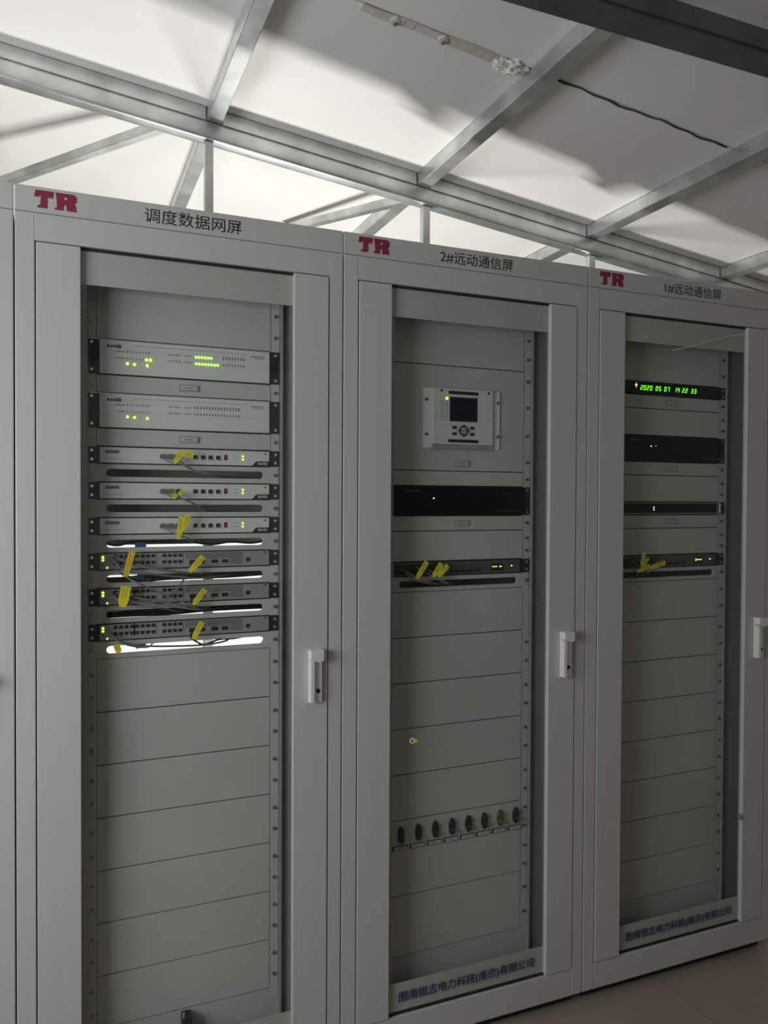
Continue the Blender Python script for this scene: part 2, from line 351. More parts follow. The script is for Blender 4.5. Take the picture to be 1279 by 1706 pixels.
def shell(name, X0, label, blanks, open_rear=False, slots=(), labels=(), title=None, blue=True, extra_bar=(), inner=True):
    c = thing(name, label, 'cabinet', (X0, 0, 0))
    g = .0014
    # box: sides, top, bottom, rear
    for xa in (g+.001, .8-g-.0025): MB().box(xa, xa+.0015, .012, .20, 0, 2.2).build('side_panel', M['liner'], c)
    MB().box(.003, .797, .012, .20, 2.185, 2.2).build('top_panel', M['paint'], c)
    MB().box(.003, .797, .012, .20, 0, .012).build('bottom_panel', M['paint'], c)
    MB().box(.02, .78, .03, .185, ZF, -.0005).build('plinth', M['black'], c)
    if open_rear: MB().box(.004, .105, .185, .20, .0125, 2.184).box(.70, .796, .185, .20, .0125, 2.184).box(.105, .70, .185, .20, 1.416, 2.184).box(.105, .70, .185, .20, .0125, .3).build('rear_frame', M['paint'], c)
    else: MB().box(.004, .796, .185, .20, .0125, 2.184).build('rear_door', M['liner'], c)
    # header and front frame
    hd = MB().box(g, .8-g, -.001, .012, 2.2008, 2.26).build('header', M['paint'], c, .002)
    fr = MB().box(g, .0432, -.001, .011, 0, 2.1995).build('frame_side', M['paint'], c, .0025)
    MB().box(.7612, .8-g, -.001, .011, 0, 2.1995).build('frame_side', M['paint'], c, .0025)
    MB().box(.0425, .762, -.0005, .010, 2.1355, 2.1992).build('frame_top', M['paint'], c, .0012)
    MB().box(.0425, .762, -.0005, .010, 0, .0815).build('frame_bottom', M['paint'], c, .0012)
    MB().box(.036, .048, .011, .020, .07, 2.15).box(.757, .768, .011, .020, .07, 2.15).box(.048, .757, .011, .020, 2.128, 2.15).box(.048, .757, .011, .02, .06, .088).build('door_seal', M['dark'], c)
    # door: two stiles, glass with its printed border
    d = MB().box(.0458, .142, -.003, .016, .0845, 2.1325).box(.6635, .7585, -.003, .016, .0845, 2.1325).build('door', M['paint'], c, .002)
    MB().box(.141, .6645, .008, .012, .088, 2.130).build('glass_pane', M['glass'], d)
    MB().box(.142, .6635, .0123, .0133, 2.049, 2.128).build('printed_border', M['paint'], d)
    MB().box(.142, .6635, .0123, .0133, .09, .170).build('printed_border', M['paint'], d)
    MB().box(.1425, .1555, .0123, .0126, .1702, 2.0488).build('dotted_print', M['frit'], d)
    MB().box(.655, .6633, .0123, .0126, .1702, 2.0488).build('dotted_print', M['frit2'], d)
    if title:
        # bold two letter logo drawn as polygons
        T = [(0, .0), (0, 0)]
        lx, lz, W_, H_ = .043, 2.212, .091, .040
        def P(a): return [(lx+u*W_, lz+v*H_) for u, v in a]
        MB().prism(P([(.02, 1), (.46, 1), (.43, .62), (.33, .62), (.31, .70), (.30, 0), (.07, 0), (.07, .12), (.13, .16), (.15, .70), (.10, .62), (-.01, .60)]), -.0016, -.001).build('logo_letter', M['red'], hd)
        MB().prism(P([(.50, 1), (.92, 1), (1.0, .88), (1.0, .55), (.93, .45), (.97, .38), (1.0, 0), (.76, 0), (.75, .30), (.70, .36), (.70, .62), (.77, .66), (.77, .76), (.70, .78), (.70, .34), (.68, .0), (.47, 0), (.48, .12), (.53, .16)][:]), -.0016, -.001).build('logo_letter', M['red'], hd)
        text(title[0], title[1], title[2], 2.2125, 2.2475, -.001, hd, M['ink'], off=title[3])
    if blue:
        text('图南锐志电力科技(南京)有限公司', .177, .626, .112, .146, .0078, d, M['blue'], off=.003)
        text('图南锐志电力科技(南京)有限公司', .1778, .6268, .112, .146, .0079, d, M['blue'], off=.003)
    # handle: base plate, raised head, lever
    h = MB().box(.704, .742, -.008, -.003, .999, 1.140).build('handle', M['handle'], d, .002)
    hh = MB()
    hh.prism([(.704, 1.140), (.741, 1.140), (.741, 1.113), (.728, 1.108), (.714, 1.113), (.704, 1.118)], -.030, -.0082)
    hh.box(.7045, .716, -.026, -.0082, 1.001, 1.112); hh.box(.7165, .7395, -.0150, -.0082, 1.001, 1.110)
    hh.build('lever', M['handle'], d, .0018)
    MB().cyl((.728, 1.030), .006, -.0165, -.014, 14).build('keyhole', M['dark'], d)
    if not inner: return c, d, hd
    # mounting rails and folded inner posts
    for xa, xb in ((.158, .1795), (.6215, .6455)):
        MB().box(xa, xb, RY, RY+.003, .17, RT+.03).build('mounting_rail', M['panel'], c)
    MB().box(.6475, .6545, RY-.006, RY+.03, .1, 2.1).build('inner_post', M['liner'], c, .001)
    MB().box(.6565, .79, RY+.006, RY+.03, .1, 2.1).build('inner_post', M['liner'], c, .001)
    MB().box(.006, .1555, RY+.006, RY+.03, .1, 2.1).build('inner_post', M['liner'], c, .001)
    MB().box(.157, .647, RY+.0008, RY+.003, RT+.0005, 2.12).build('filler_panel', M['panel'], c)
    MB().box(.157, .647, RY+.0008, RY+.003, .075, zu(42)-.0015).build('filler_panel', M['panel'], c)
    bar = MB()  # dark strips added behind the gaps to block light leaks
    ks = sorted({k for k, h_ in blanks} | {k+h_ for k, h_ in blanks} | set(slots) | {k+1 for k in slots} | set(extra_bar))
    for k in ks: bar.box(.18, .62, RY+.0032, RY+.006, zu(k)-.006, zu(k)+.006)
    for xa, xb in ((.1805, .184), (.6195, .6212)): bar.box(xa, xb, RY+.0034, RY+.0062, .1, 2.12)
    for xa, xb in ((.150, .184), (.6195, .662)): bar.box(xa, xb, RY+.0305, RY+.033, .1, 2.12)
    bar.build('leak_blocker', M['dark'], c)
    for k, h_ in blanks:
        z1, z0 = zu(k)-.0013, zu(k+h_)+.0013
        p = MB().box(.1805, .6205, RY-.0012, RY+.0026, z0, z1).build('blank_panel', M['panel'], c, .0006)
        H = h_*U
        zs = [zu(k)-H/2] if h_ == 1 else [zu(k)-.29*H, zu(k)-.72*H] if h_ < 5 else [zu(k)-.10*H, zu(k)-.36*H, zu(k)-.64*H, zu(k)-.90*H]
        screws(p, zs, RY-.0005)
        if k in labels: label_holder(p, k+h_-1); label_card(p, k+h_-1)
    for k in slots:
        p = slot_plate(k).build('cable_slot_panel', M['panel'], c); screws(p, [zu(k)-U/2], RY-.0015)
    return c, d, hd
c0, d0, _ = shell('equipment_cabinet', -.8, 'leftmost grey cabinet of which only the right edge shows', [], blue=False, inner=False)
MB().box(.143, .662, .02, .024, .1, 2.1).build('inner_panel', M['liner'], c0)
c1, d1, _ = shell('equipment_cabinet', 0, 'grey glass-door cabinet lettered 调度数据网屏, with eight silver and grey rack devices',
    [(0, 3), (5, 1), (8, 1)] + [(k, 3) for k in range(21, 42, 3)], True, (10, 12, 14, 16, 18, 20), (5, 8), ('调度数据网屏', .287, .524, .004), blue=False)
c2, d2, _ = shell('equipment_cabinet', .8, 'grey glass-door cabinet lettered 2#远动通信屏, with a small screen unit and toggle switches',
    [(0, 3), (3, 7), (10, 1), (13, 1), (14, 2), (21, 3), (24, 3), (27, 3), (30, 3), (33, 5), (38, 4)], False, (17,), (13,), ('2#远动通信屏', .290, .529, .004), extra_bar=(18, 21))
MB().box(.1805, .6205, RY-.0012, RY+.0026, zu(21)+.0013, zu(18)-.0013).build('blank_panel', M['panel'], c2, .0006)
c3, d3, _ = shell('equipment_cabinet', 1.6, 'grey glass-door cabinet lettered 1#远动通信屏, with the glowing green clock',
    [(0, 3), (4, 1), (5, 2), (9, 1), (10, 2), (13, 1), (14, 2)] + [(k, 3) for k in range(18, 42, 3)], False, (17,), (4, 9, 13), ('1#远动通信屏', .300, .541, .003))
for o_, cc in ((c0, 0),):
    pass
# shallow cabinet beside: cut the depth of the leftmost cabinet
for ch in list(c0.children):
    if ch.name.split('.')[0] in ('side_panel', 'top_panel', 'bottom_panel', 'plinth', 'rear_door'):
        for v in ch.data.vertices:
            if v.co.y > .1: v.co.y -= .03
# unseen boxes added on the cabinet tops to notch the ceiling shadow
for tx, lab in ((.93, 'grey shadow caster added on the middle cabinet top, hidden behind its header'), (1.49, 'grey shadow caster added on the cabinet tops beside the right header seam')):
    tr = thing('shadow_caster', lab, 'shadow caster', (tx, .165, 2.2005))
    MB().box(0, .10, -.03, .03, 0, .095).build('box_body', M['galvdark'], tr, .002); MB().box(-.002, .102, -.032, .032, .0955, .103).build('box_lid', M['galvdark'], tr, .001)

# small things on the glass doors
def ring(c, r, t, y, n=20):
    m = MB(); m.tube([(c[0]+r*math.cos(6.2832*i/n), y, c[1]+r*math.sin(6.2832*i/n)) for i in range(n+1)], t, 6); return m
st_ = thing('small_ring', 'tiny white and yellow ring on the middle cabinet glass', 'ring', (1.014, .004, .858))
ring((0, 0), .007, .0016, 0).build('ring_loop', M['white'], st_); MB().box(.003, .014, -.002, .0008, -.005, .003).build('ring_tab', M['yellow'], st_)  # white loop with a yellow tab on the glass
cl = thing('glass_clip', 'tiny chrome clip at the right edge of the right cabinet glass', 'clip', (2.2585, -.001, .452))
MB().box(-.005, .003, -.004, .008, -.011, .011).build('clip_body', M['chrome'], cl, .001); MB().cyl((-.001, -.002), .002, -.006, -.003, 8).build('clip_screw', M['dark'], cl)
tag(MB().tube(smooth_path([(1.94, .0068, 2.032), (2.0, .0068, 2.045), (2.059, .0068, 2.061), (2.12, .0068, 2.080), (2.182, .0068, 2.096), (2.23, .0068, 2.106), (2.262, .0068, 2.109)]), .0011, 5).build('curved_line', M['white']),  # thin white curve drawn across the glass
    'thin white curved thread along the top of the right cabinet glass', 'line')
bk = thing('rubber_plug', 'black plug with bright tip at the very bottom of the left full cabinet', 'plug', (.397, .052, .185))
MB().box(-.012, .012, -.012, .026, -.03, .014).build('plug_body', M['black'], bk, .004); MB().tube([(-.007, -.004, .010), (-.009, -.004, .026)], .003, 8).build('plug_tip', M['chrome'], bk)

# ------------------------------------------------------------------ rack devices (local x as in the cabinet)
def device(name, X0, k, h, label, cat, face, x0=.187, x1=.617, proud=.004, depth=.10, ear='black', group=None):
    z0, z1 = zu(k+h), zu(k)
    t = thing(name, label, cat, (X0, RY, z0), group)
    H = h*U
    MB().box(.185, .619, .004, depth, .0015, H-.0015).build('chassis', M['black'], t)
    f = MB().box(x0, x1, -proud, .0035, .0028, H-.0028).build('face_plate', M[face], t, .0008)
    for xa, xb in ((.1615, x0-.0004), (x1+.0004, .6435)):
        if xb-xa > .004: MB().box(xa, xb, -.0025, -.0002, .0014, H-.0014).build('ear', M[ear], t)
    zs = (.25*H, .75*H) if h == 1 else (.12*H, .88*H)
    for z in zs:
        for x in (.1685, .634): obj('screw', screw_chrome, t, (x, -.0027, z))
    return t, f
screw_chrome = MB().cyl((0, 0), .0052, -.0045, 0, 10, .0038).mesh('chrome_screw', M['chrome'], 0)
def led(parent, x, z, y, m='ledg', r=.0034, n=8): return MB().cyl((x, z), r, y-.0015, y, n).build('indicator_light', M[m], parent)
def marks(parent, L, y, m='grink', name='printed_marks', t=.0003):
    q = MB()
    for x0, x1, z0, z1 in L: q.box(x0, x1, y-t, y, z0, z1)
    return q.build(name, M[m], parent)
# --- two silver 2U units
for idx, k in enumerate((3, 6)):
    t, f = device('signal_converter', 0, k, 2, ('silver two-unit rack box with the long double row of lit green lights' if idx == 0 else 'silver two-unit rack box below, with only three green lights lit'), 'rack device', 'silver')
    Y = -.004; Z0 = zu(k+2)
    q = []
    rows = (1.909, 1.891) if idx == 0 else (1.909, 1.893)
    sh = 0 if idx == 0 else -(3*U)
    zb = lambda z: z+sh-Z0
    q += [(.225, .246, zb(1.906)+.0, zb(1.9078)), (.225, .246, zb(1.890), zb(1.8918))]
    for i in range(8):
        q += [(.251+i*.0075, .2535+i*.0075, zb(1.9055), zb(1.9095))]
        if not (idx == 0 and i > 5): q += [(.251+i*.0075, .2535+i*.0075, zb(1.889), zb(1.892))]
    for zz in (1.907, 1.891):
        q += [(.352, .366, zb(zz), zb(zz)+.0016), (.392, .412, zb(zz), zb(zz)+.0016)]
        for i in range(3): q.append((.369+i*.0055, .3715+i*.0055, zb(zz)-.001, zb(zz)+.003))
        for i in range(16 if idx else 8):
            xx = (.418 if idx else .492)+i*.0077
            q.append((xx, xx+.0028, zb(zz)-.002, zb(zz)+.003+(.003 if zz > 1.9 else 0)))
    q += [(.566, .602, zb(1.9185), zb(1.9205)), (.575, .602, zb(1.914), zb(1.9155)), (.27, .56, zb(1.9235), zb(1.9242))]
    marks(t, q, Y)
    # italic maker's scribble with an arc over its end
    lg = MB()
    for i, (a, b) in enumerate(((0, .009), (.0095, .005), (.0155, .0055), (.021, .005), (.0265, .005))):
        x, z = .204+a, zb(1.9165); lg.prism([(x, z), (x+b, z), (x+b+.0008, z+.0022), (x+.0026, z+.0048), (x+b+.002, z+.0062), (x+.0012, z+.0062), (x+.0006, z+.0022)], Y-.0003, Y)
    for i in range(7):
        a0, a1 = math.radians(-70+i*22), math.radians(-70+(i+1)*22)
        p = lambda a, r: (.228+r*.011*math.cos(a), zb(1.919)+r*.0062*math.sin(a))
        lg.prism([p(a0, 1), p(a1, 1), p(a1, .78), p(a0, .78)], Y-.0003, Y)
    lg.build('maker_logo', M['ink'], t)
    MB().box(.165, .617, -.0046, -.003, 2*U-.0028, 2*U-.0012).build('edge_highlight', M['chrome'], t)  # chrome strip put in as the highlight along the top edge
    gl = [(.253, 1.878), (.270, 1.877), (.301, 1.876)] + ([(.299, 1.8905), (.309, 1.8905)] if idx == 0 else [])
    for x, z in gl: led(t, x, zb(z), Y, r=.0036 if idx == 0 else .0032)
    if idx == 0:
        for i in range(6): led(t, .4225+i*.0078, zb(1.9065), Y, r=.0030)
        for i in range(8): led(t, .4225+i*.0080, zb(1.8895), Y, r=.0030)
port_me = MB().box(-.0055, .0055, -.0007, 0, -.0045, .0045).box(-.003, .003, -.0007, 0, .0045, .0060).mesh('port', M['dark'])
port_sh = MB().box(-.0068, .0068, -.0015, .0, -.0062, .0075).mesh('port_frame', M['chrome'])
# --- three thin silver encryption boxes
for idx, k in enumerate((9, 11, 13)):
    lab = ('uppermost of three thin silver boxes marked NARI, its yellow tag bent sideways', 'middle of three thin silver boxes marked NARI, with the smallest yellow tag', 'lowest of three thin silver boxes marked NARI, with a tall upright yellow tag')[idx]
    t, f = device('encryption_gateway', 0, k, 1, lab, 'rack device', 'silver')
    Y = -.004; z = lambda v: v*U
    marks(t, [(.2+.0*i, .2335, z(a), z(a)+.0028) for i, a in enumerate((.70, .61))], Y, 'ink')
    marks(t, [(.2+i*.0055, .2035+i*.0055, z(.27), z(.30)) for i in range(8)] + [(.52, .533, z(.62), z(.64)), (.52, .533, z(.40), z(.42)), (.565, .572, z(.62), z(.64)), (.604, .609, z(.72), z(.83))], Y)
    for i in range(4):
        obj('port_frame', port_sh, t, (.421+i*.0195, Y, z(.48)-.001)); obj('port', port_me, t, (.421+i*.0195, Y-.0015, z(.48)))
    for i, x in enumerate((.337, .356)):
        MB().cyl((x, z(.48)), .0068, Y-.010, Y, 12).cyl((x, z(.48)), .0048, Y-.016, Y-.010, 12).build('round_connector', M['screw'], t)
    obj('port_frame', port_sh, t, (.3785, Y, z(.48)-.001)); obj('port', port_me, t, (.3785, Y-.0015, z(.48)))
    MB().box(.495, .5035, Y-.0015, Y, z(.36), z(.68)).build('red_port', M['redp'], t)
    marks(t, [(.496, .499, z(.38), z(.48)), (.4995, .5025, z(.38), z(.48)), (.4975, .501, z(.54), z(.64))], Y-.0015, 'dark')
    led(t, .5455, z(.61), Y, 'ledy', .0030); led(t, .5455, z(.42), Y, 'ledy', .0030)
    MB().prism([(.571, .0029), (.6185, .0029), (.6185, .0152), (.586, .0152), (.579, .013)], Y-.0008, Y).build('name_badge', M['black'], t)
    text('NARI', .5865, .611, .0050, .0130, Y-.0008, t, M['white'], off=.012)
# --- three 24-port switches
hexes = None
def vent_mesh():
    m = MB()
    for r in range(8):
        for i in range(40):
            x = .397+i*.00375+(r % 2)*.0019; zz = .0385-r*.0040
            if x > .548 or (r > 3 and x < .512): continue
            m.cyl((x, zz), .00135, -.0003, 0, 6)
    return m.mesh('vent_grille', M['dark'])
vent = vent_mesh()
rj_me = MB().prism([(-.0050, -.0040), (.0050, -.0040), (.0050, .0028), (.0028, .0028), (.0028, .0046), (-.0028, .0046), (-.0028, .0028), (-.0050, .0028)], -.0006, 0).mesh('port', M['dark'])
sfp_me = MB().box(-.0085, .0085, -.0006, 0, -.0048, .0048).mesh('fibre_port', M['dark'])
sfr_me = MB().box(-.0100, .0100, -.0012, 0, -.0060, .0062).mesh('fibre_port_frame', M['chrome'])
for idx, k in enumerate((15, 17, 19)):
    lab = ('uppermost of three grey 24-port switches, with an orange-yellow tag near its left end', 'middle of three grey 24-port switches, with a broad yellow tag near its left end', 'lowest of three grey 24-port switches, with bare ports and one long yellow tag')[idx]
    t, f = device('network_switch', 0, k, 1, lab, 'switch', 'swgrey')
    Y = -.004; b = zu(k+1)-zu(20)   # heights below measured on the lowest switch (its base is zu(20))
    off = 1.2 - zu(20)
    zt, zl = 1.2155-zu(20), 1.1990-zu(20)
    for gx in (.2225, .2745, .3415):
        marks(t, [(gx-.0065, gx+.0485, zl-.0065, zt+.0068)], Y, 'swgrey', 'port_block', .0012)
        for i in range(4):
            for zz, fl_ in ((zt, 1), (zl, -1)):
                o = obj('port', rj_me, t, (gx+.0015+i*.0132, Y-.0012, zz)); o.scale = (1, 1, fl_)
    obj('vent_grille', vent, t, (0, Y, 0))
    for x in (.414, .4375, .471, .498):
        obj('fibre_port_frame', sfr_me, t, (x, Y, zl-.0015)); obj('fibre_port', sfp_me, t, (x, Y-.0012, zl-.0015))
    obj('console_port', rj_me, t, (.560, Y, zl+.001)).scale = (1.2, 1, -1.3)
    marks(t, [(.6035, .610, zt+.001, zt+.010)], Y)
    led(t, .1945, zt-.001, Y, r=.0030); led(t, .1945, zt-.0085, Y, r=.0030); led(t, .2045, zl-.011, Y, 'ledy', .0026)
    MB().cyl((.1945, zl-.003), .0022, Y-.0005, Y, 8).build('reset_hole', M['dark'], t)
# --- middle cabinet
X2 = .8
t = thing('metering_unit', 'small silver unit with dark screen and round keypad in the middle cabinet', 'rack device', (X2+.403, RY-.0012, 1.692))
L = lambda x: x-X2-.403
MB().box(L(1.076), L(1.103), -.004, 0, 0, .176).box(L(1.305), L(1.333), -.004, 0, 0, .176).build('mounting_flange', M['white'], t, .0008)
f = MB().box(L(1.1035), L(1.3045), -.012, 0, .012, .177).build('face_plate', M['silver'], t, .0015)
MB().box(L(1.1035), L(1.3045), -.010, 0, -.002, .0115).build('lower_trim', M['liner'], t)
for x in (1.084, 1.3255):
    for z in (.040, .142): obj('screw', screw_me, t, (L(x), -.004, z))
for z0, z1 in ((.160, .1695), (.018, .027)): MB().box(L(1.153), L(1.253), -.0135, -.0118, z0, z1).build('trim_bar', M['black'], t, .001)
MB().box(L(1.157), L(1.250), -.0132, -.0119, .080, .152).build('screen_bezel', M['black'], t, .001)
MB().box(L(1.162), L(1.2455), -.0138, -.0131, .085, .147).build('screen', M['screen'], t)
marks(t, [(L(1.1445), L(1.150), z_, z_+.0028) for z_ in [.082+.0078*i for i in range(8)]], -.012)
marks(t, [(L(1.126), L(1.139), z_, z_+.0016) for z_ in [.0825+.0078*i for i in range(8)]], -.012)
led(t, L(1.148), .1465, -.012, 'ledg', .0042)
ring((0, 0), .0135, .0022, 0).build('keypad_ring', M['black'], t, loc=(L(1.204), -.0128, .053))
MB().cyl((0, 0), .0065, -.003, 0, 16).build('round_key', M['liner'], t, loc=(L(1.204), -.012, .053))
for dx, dz in ((0, .0185), (0, -.0185), (.0185, 0), (-.0185, 0)): MB().cyl((0, 0), .0038, -.0022, 0, 8).build('arrow_key', M['black'], t, loc=(L(1.204)+dx*.75, -.0125, .053+dz*.75))
for x in (1.173, 1.2325):
    for z in (.062, .0435): MB().box(-.007, .007, -.0022, 0, -.004, .004).build('key', M['black'], t, .001, loc=(L(x), -.012, z))
for x in (1.13, 1.289): MB().cyl((0, 0), .0035, -.001, 0, 8).build('catch', M['dark'], t, loc=(L(x), -.012, .169))
lh = [ch for ch in c2.children if ch.name.startswith('blank_panel')][1]
label_holder(lh, 9); label_card(lh, 9)
for X0, k, lab in ((.8, 11, 'glossy black two-unit rack box in the middle cabinet, one white light'), (1.6, 7, 'glossy black two-unit rack box in the right cabinet below the clock')):
    t, f = device('black_rack_box', X0, k, 2, lab, 'rack device', 'gloss', .1645, .6225, .006)
    if X0 < 1:
        led(t, .310, .052, -.006, 'ledw', .0022); marks(t, [(.213, .268, .0725, .0745), (.519, .606, .0135, .0150)], -.006)
    else:
        led(t, .316, .052, -.006, 'ledw', .0022); led(t, .336, .0535, -.006, 'ledw', .0011); marks(t, [(.228, .274, .0725, .0745), (.540, .633, .0155, .0170)], -.006)
for X0, k, lab in ((.8, 16, 'dark thin router with two yellow tag bunches in the middle cabinet'), (1.6, 16, 'dark thin router with crossed yellow tags in the right cabinet')):
    t, f = device('data_router', X0, k, 1, lab, 'router', 'rtgrey', .180, .6085, .004)
    Y = -.004; zz = lambda v: v-zu(17) if X0 < 1 else v-zu(17)
    MB().box(.185, .345, Y-.0004, Y, .006, .036).build('port_block', M['black'], t)
    for i in range(8):
        for r in range(2): obj('port', rj_me, t, (.195+i*.0145, Y-.0004, .012+r*.0165))
    for i in range(6): obj('port', rj_me, t, (.372+i*.0135, Y, .0125)).scale = (1.15, 1, 1)
    MB().cyl((.460, .0155), .0062, Y-.004, Y, 12).build('round_connector', M['black'], t)
    MB().box(.508, .550, Y-.0003, Y, .010, .033).build('display_window', M['black'], t)
    if X0 < 1:
        for i, x in enumerate((.513, .519, .525, .537, .542)): led(t, x, .0225, Y-.0003, 'ledy', .0021, 6)
        led(t, .579, .0235, Y, 'ledw', .0022)
    else:
        for i, (x, z_) in enumerate(((.517, .0205), (.517, .0255), (.523, .0235), (.529, .0235), (.535, .0235), (.541, .0235))): led(t, x, z_, Y-.0003, 'ledy', .0022, 6)
        led(t, .581, .0245, Y, 'ledw', .0022)
# toggle switches and their name plates: parts of the switch panel
sp = [ch for ch in c2.children if ch.name.startswith('blank_panel')][9]
tog_me = {}
for i in range(8):
    x = .212+i*.0555; z = .5605
    b = MB()
    b.cyl((0, 0), .0135, -.006, 0, 16); b.v = [(v[0]*.78, v[1], v[2]*1.85) for v in b.v]
    b.cyl((0, .012), .009, -.012, -.006, 12, .0075).cyl((0, -.012), .009, -.012, -.006, 12, .0075)
    mm = 'toggley' if i == 6 else 'toggle'
    tt = thing('toggle_switch', ('leftmost dark toggle in the row of eight in the middle cabinet', 'second dark toggle from the left in the row of eight', 'third dark toggle from the left in the row of eight', 'fourth dark toggle from the left in the row of eight', 'fifth dark toggle from the left in the row of eight', 'sixth dark toggle from the left, just left of the olive one', 'olive tinted toggle, seventh in the row of eight', 'rightmost dark toggle in the row of eight, right of the olive one')[i], 'switch', (X2+x, RY-.0012, z), 'toggle switches in the middle cabinet')
    b.build('switch_base', M[mm], tt, 0)
    MB().tube([(0, -.010, -.002), (0, -.020, -.012)], .0042, 8).build('switch_lever', M[mm], tt)
    # name plate under it
    MB().box(x-.0265, x+.0205, RY-.004, RY-.0012, .515, .529).build('name_plate', M['dark'], sp)
    MB().box(x-.0225, x+.019, RY-.0046, RY-.004, .5165, .5275).build('name_card', M['cardw'], sp)
    MB().box(x-.012, x+.004, RY-.0048, RY-.0046, .5212, .5226).build('card_print', M['grink'], sp)
# --- right cabinet: clock and thin server
X3 = 1.6
t, f = device('time_clock', X3, 3, 1, 'black clock unit with glowing green date and time digits', 'clock', 'gloss', .1845, .6170, .004)
Y = -.0040
SEG = {'0': 'abcdef', '1': 'bc', '2': 'abged', '3': 'abgcd', '4': 'fgbc', '5': 'afgcd', '6': 'afgedc', '7': 'abc', '8': 'abcdefg', '9': 'abcdfg'}
def digit(ch, x, z, wd, hh):
    m = MB(); th = .0021; k = .16
    def bx(x0, x1, z0, z1): m.prism([(x0+k*z0, z0), (x1+k*z0, z0), (x1+k*z1, z1), (x0+k*z1, z1)], -.0006, 0)
    for s_ in SEG[ch]:
        if s_ == 'a': bx(th*.6, wd-th*.6, hh-th, hh)
        if s_ == 'd': bx(th*.6, wd-th*.6, 0, th)
        if s_ == 'g': bx(th*.6, wd-th*.6, hh/2-th/2, hh/2+th/2)
        if s_ == 'b': bx(wd-th, wd, hh/2+.0004, hh-.0004)
        if s_ == 'c': bx(wd-th, wd, .0004, hh/2-.0004)
        if s_ == 'e': bx(0, th, .0004, hh/2-.0004)
        if s_ == 'f': bx(0, th, hh/2+.0004, hh-.0004)
    m.build('digit', M['leddig'], t, loc=(x, Y-.0002, z))
for grp, x0 in (('2020', .2695), ('05', .3335), ('07', .370), ('14', .413), ('22', .448), ('33', .4865)):
    for i, ch in enumerate(grp): digit(ch, x0+i*(.0133 if len(grp) == 4 else .0135), .0155, .0092, .0155)
MB().prism([(0, .009), (.002, .002), (.006, 0), (.002, -.002), (0, -.009), (-.002, -.002), (-.006, 0), (-.002, .002)], -.001, 0).build('indicator_light', M['ledo'], t, loc=(.253, Y, .0300))
marks(t, [(.560, .580, .020, .0215)], Y)
t, f = device('thin_server', X3, 12, 1, 'thin black server with chrome end bars in the right cabinet', 'server', 'swgrey', .170, .6190, .003)
MB().box(.175, .606, -.0085, -.0031, .007, U-.006).build('front_grille', M['gloss'], t, .001)
for x in (.178, .6125): MB().box(x-.0035, x+.0035, -.018, -.003, .005, U-.004).build('end_bar', M['chrome'], t, .0015)
for z_ in (.0255, .0175): led(t, .328, z_, -.0085, 'ledw', .0023, 8)

# ------------------------------------------------------------------ network cables with their name tags
def cable(label, pts, r=.0024, m='cableg', tags=(), plug=None, ext=True):
    """pts: (x, y, z); tags: list of outlines (x, z) with y and material"""
    o = MB().tube(smooth_path(pts, 5), r, 7).build('network_cable', M[m], None, 0, True)
    tag(o, label, 'cable')
    if plug:
        p = pts[0]; MB().box(p[0]-.005, p[0]+.005, p[1]-.002, p[1]+.016, p[2]-.004, p[2]+.004).build('plug', M[plug], o, .0008)
    for (a, b, wd, yy, mm) in tags:
        wd *= 1.3          # flag shaped tag from a to b (x,z), width wd
        A, B = Vector((a[0], 0, a[1])), Vector((b[0], 0, b[1])); d = (B-A).normalized(); s_ = Vector((d.z, 0, -d.x))
        ln = (B-A).length; q = MB()
        pp = [A-s_*wd*.30, A+s_*wd*.30, A+d*ln*.28+s_*wd*.5, B+s_*wd*.5, B-s_*wd*.5, A+d*ln*.28-s_*wd*.5]
        q.prism([(p.x, p.z) for p in pp], yy-.0008, yy)
        tg = q.build('name_tag', M[mm], o)
        l2 = MB(); c1_, c2_ = A+d*ln*.42, B-d*ln*.12
        for sft in (-.16, .16):
            e1, e2 = c1_+s_*wd*sft, c2_+s_*wd*sft
            l2.prism([(p.x, p.z) for p in (e1-s_*.0005, e1+s_*.0005, e2+s_*.0005, e2-s_*.0005)], yy-.001, yy-.0008)
        l2.build('tag_print', M['grink'], tg)
    return o
IN = .14    # how far behind the panel a cable goes once through its slot
def rig(pts, y0=RY-.012, y1=.050, end=True):
    """give x,z points a path: out of the port, bulging to the front, back into the slot"""
    n = len(pts); out = []
    for i, (x, z) in enumerate(pts):
        t_ = i/(n-1); y = y0+(y1-y0)*math.sin(min(1, t_*1.9)*math.pi/2) if t_ < .8 else y1
        out.append((x, y, z))
    x, z = pts[-1]
    if end: out[-1] = (x, RY-.004, z); out.append((x+.02, RY+.05, z-.001)); out.append((x+.05, RY+IN, z-.004))
    return out
z10, z12, z14, z16, z18, z20 = [zu(k)-U/2 for k in (10, 12, 14, 16, 18, 20)]
cable('cable from the uppermost NARI box under a bent yellow tag', rig([(.3785, 1.646), (.377, 1.637), (.396, 1.624), (.415, 1.612), (.455, 1.604), (.50, z10-.003)]), tags=[((.364, 1.628), (.384, 1.660), .010, .046, 'yellow'), ((.382, 1.656), (.411, 1.650), .010, .044, 'yellow')])
cable('cable from the left round plug of the uppermost NARI box', rig([(.337, 1.646), (.350, 1.634), (.380, 1.627), (.42, 1.609), (.47, z10-.001)]), .002)
cable('cable from the middle NARI box with a short yellow tag', rig([(.3785, 1.557), (.376, 1.545), (.393, 1.535), (.415, 1.526), (.445, z12-.005)]), tags=[((.360, 1.540), (.368, 1.551), .009, .046, 'yellow'), ((.375, 1.548), (.386, 1.562), .008, .046, 'yellow')])
cable('cable from the left round plug of the middle NARI box', rig([(.337, 1.557), (.352, 1.547), (.381, 1.539), (.41, 1.529), (.43, z12+.004)]), .002)
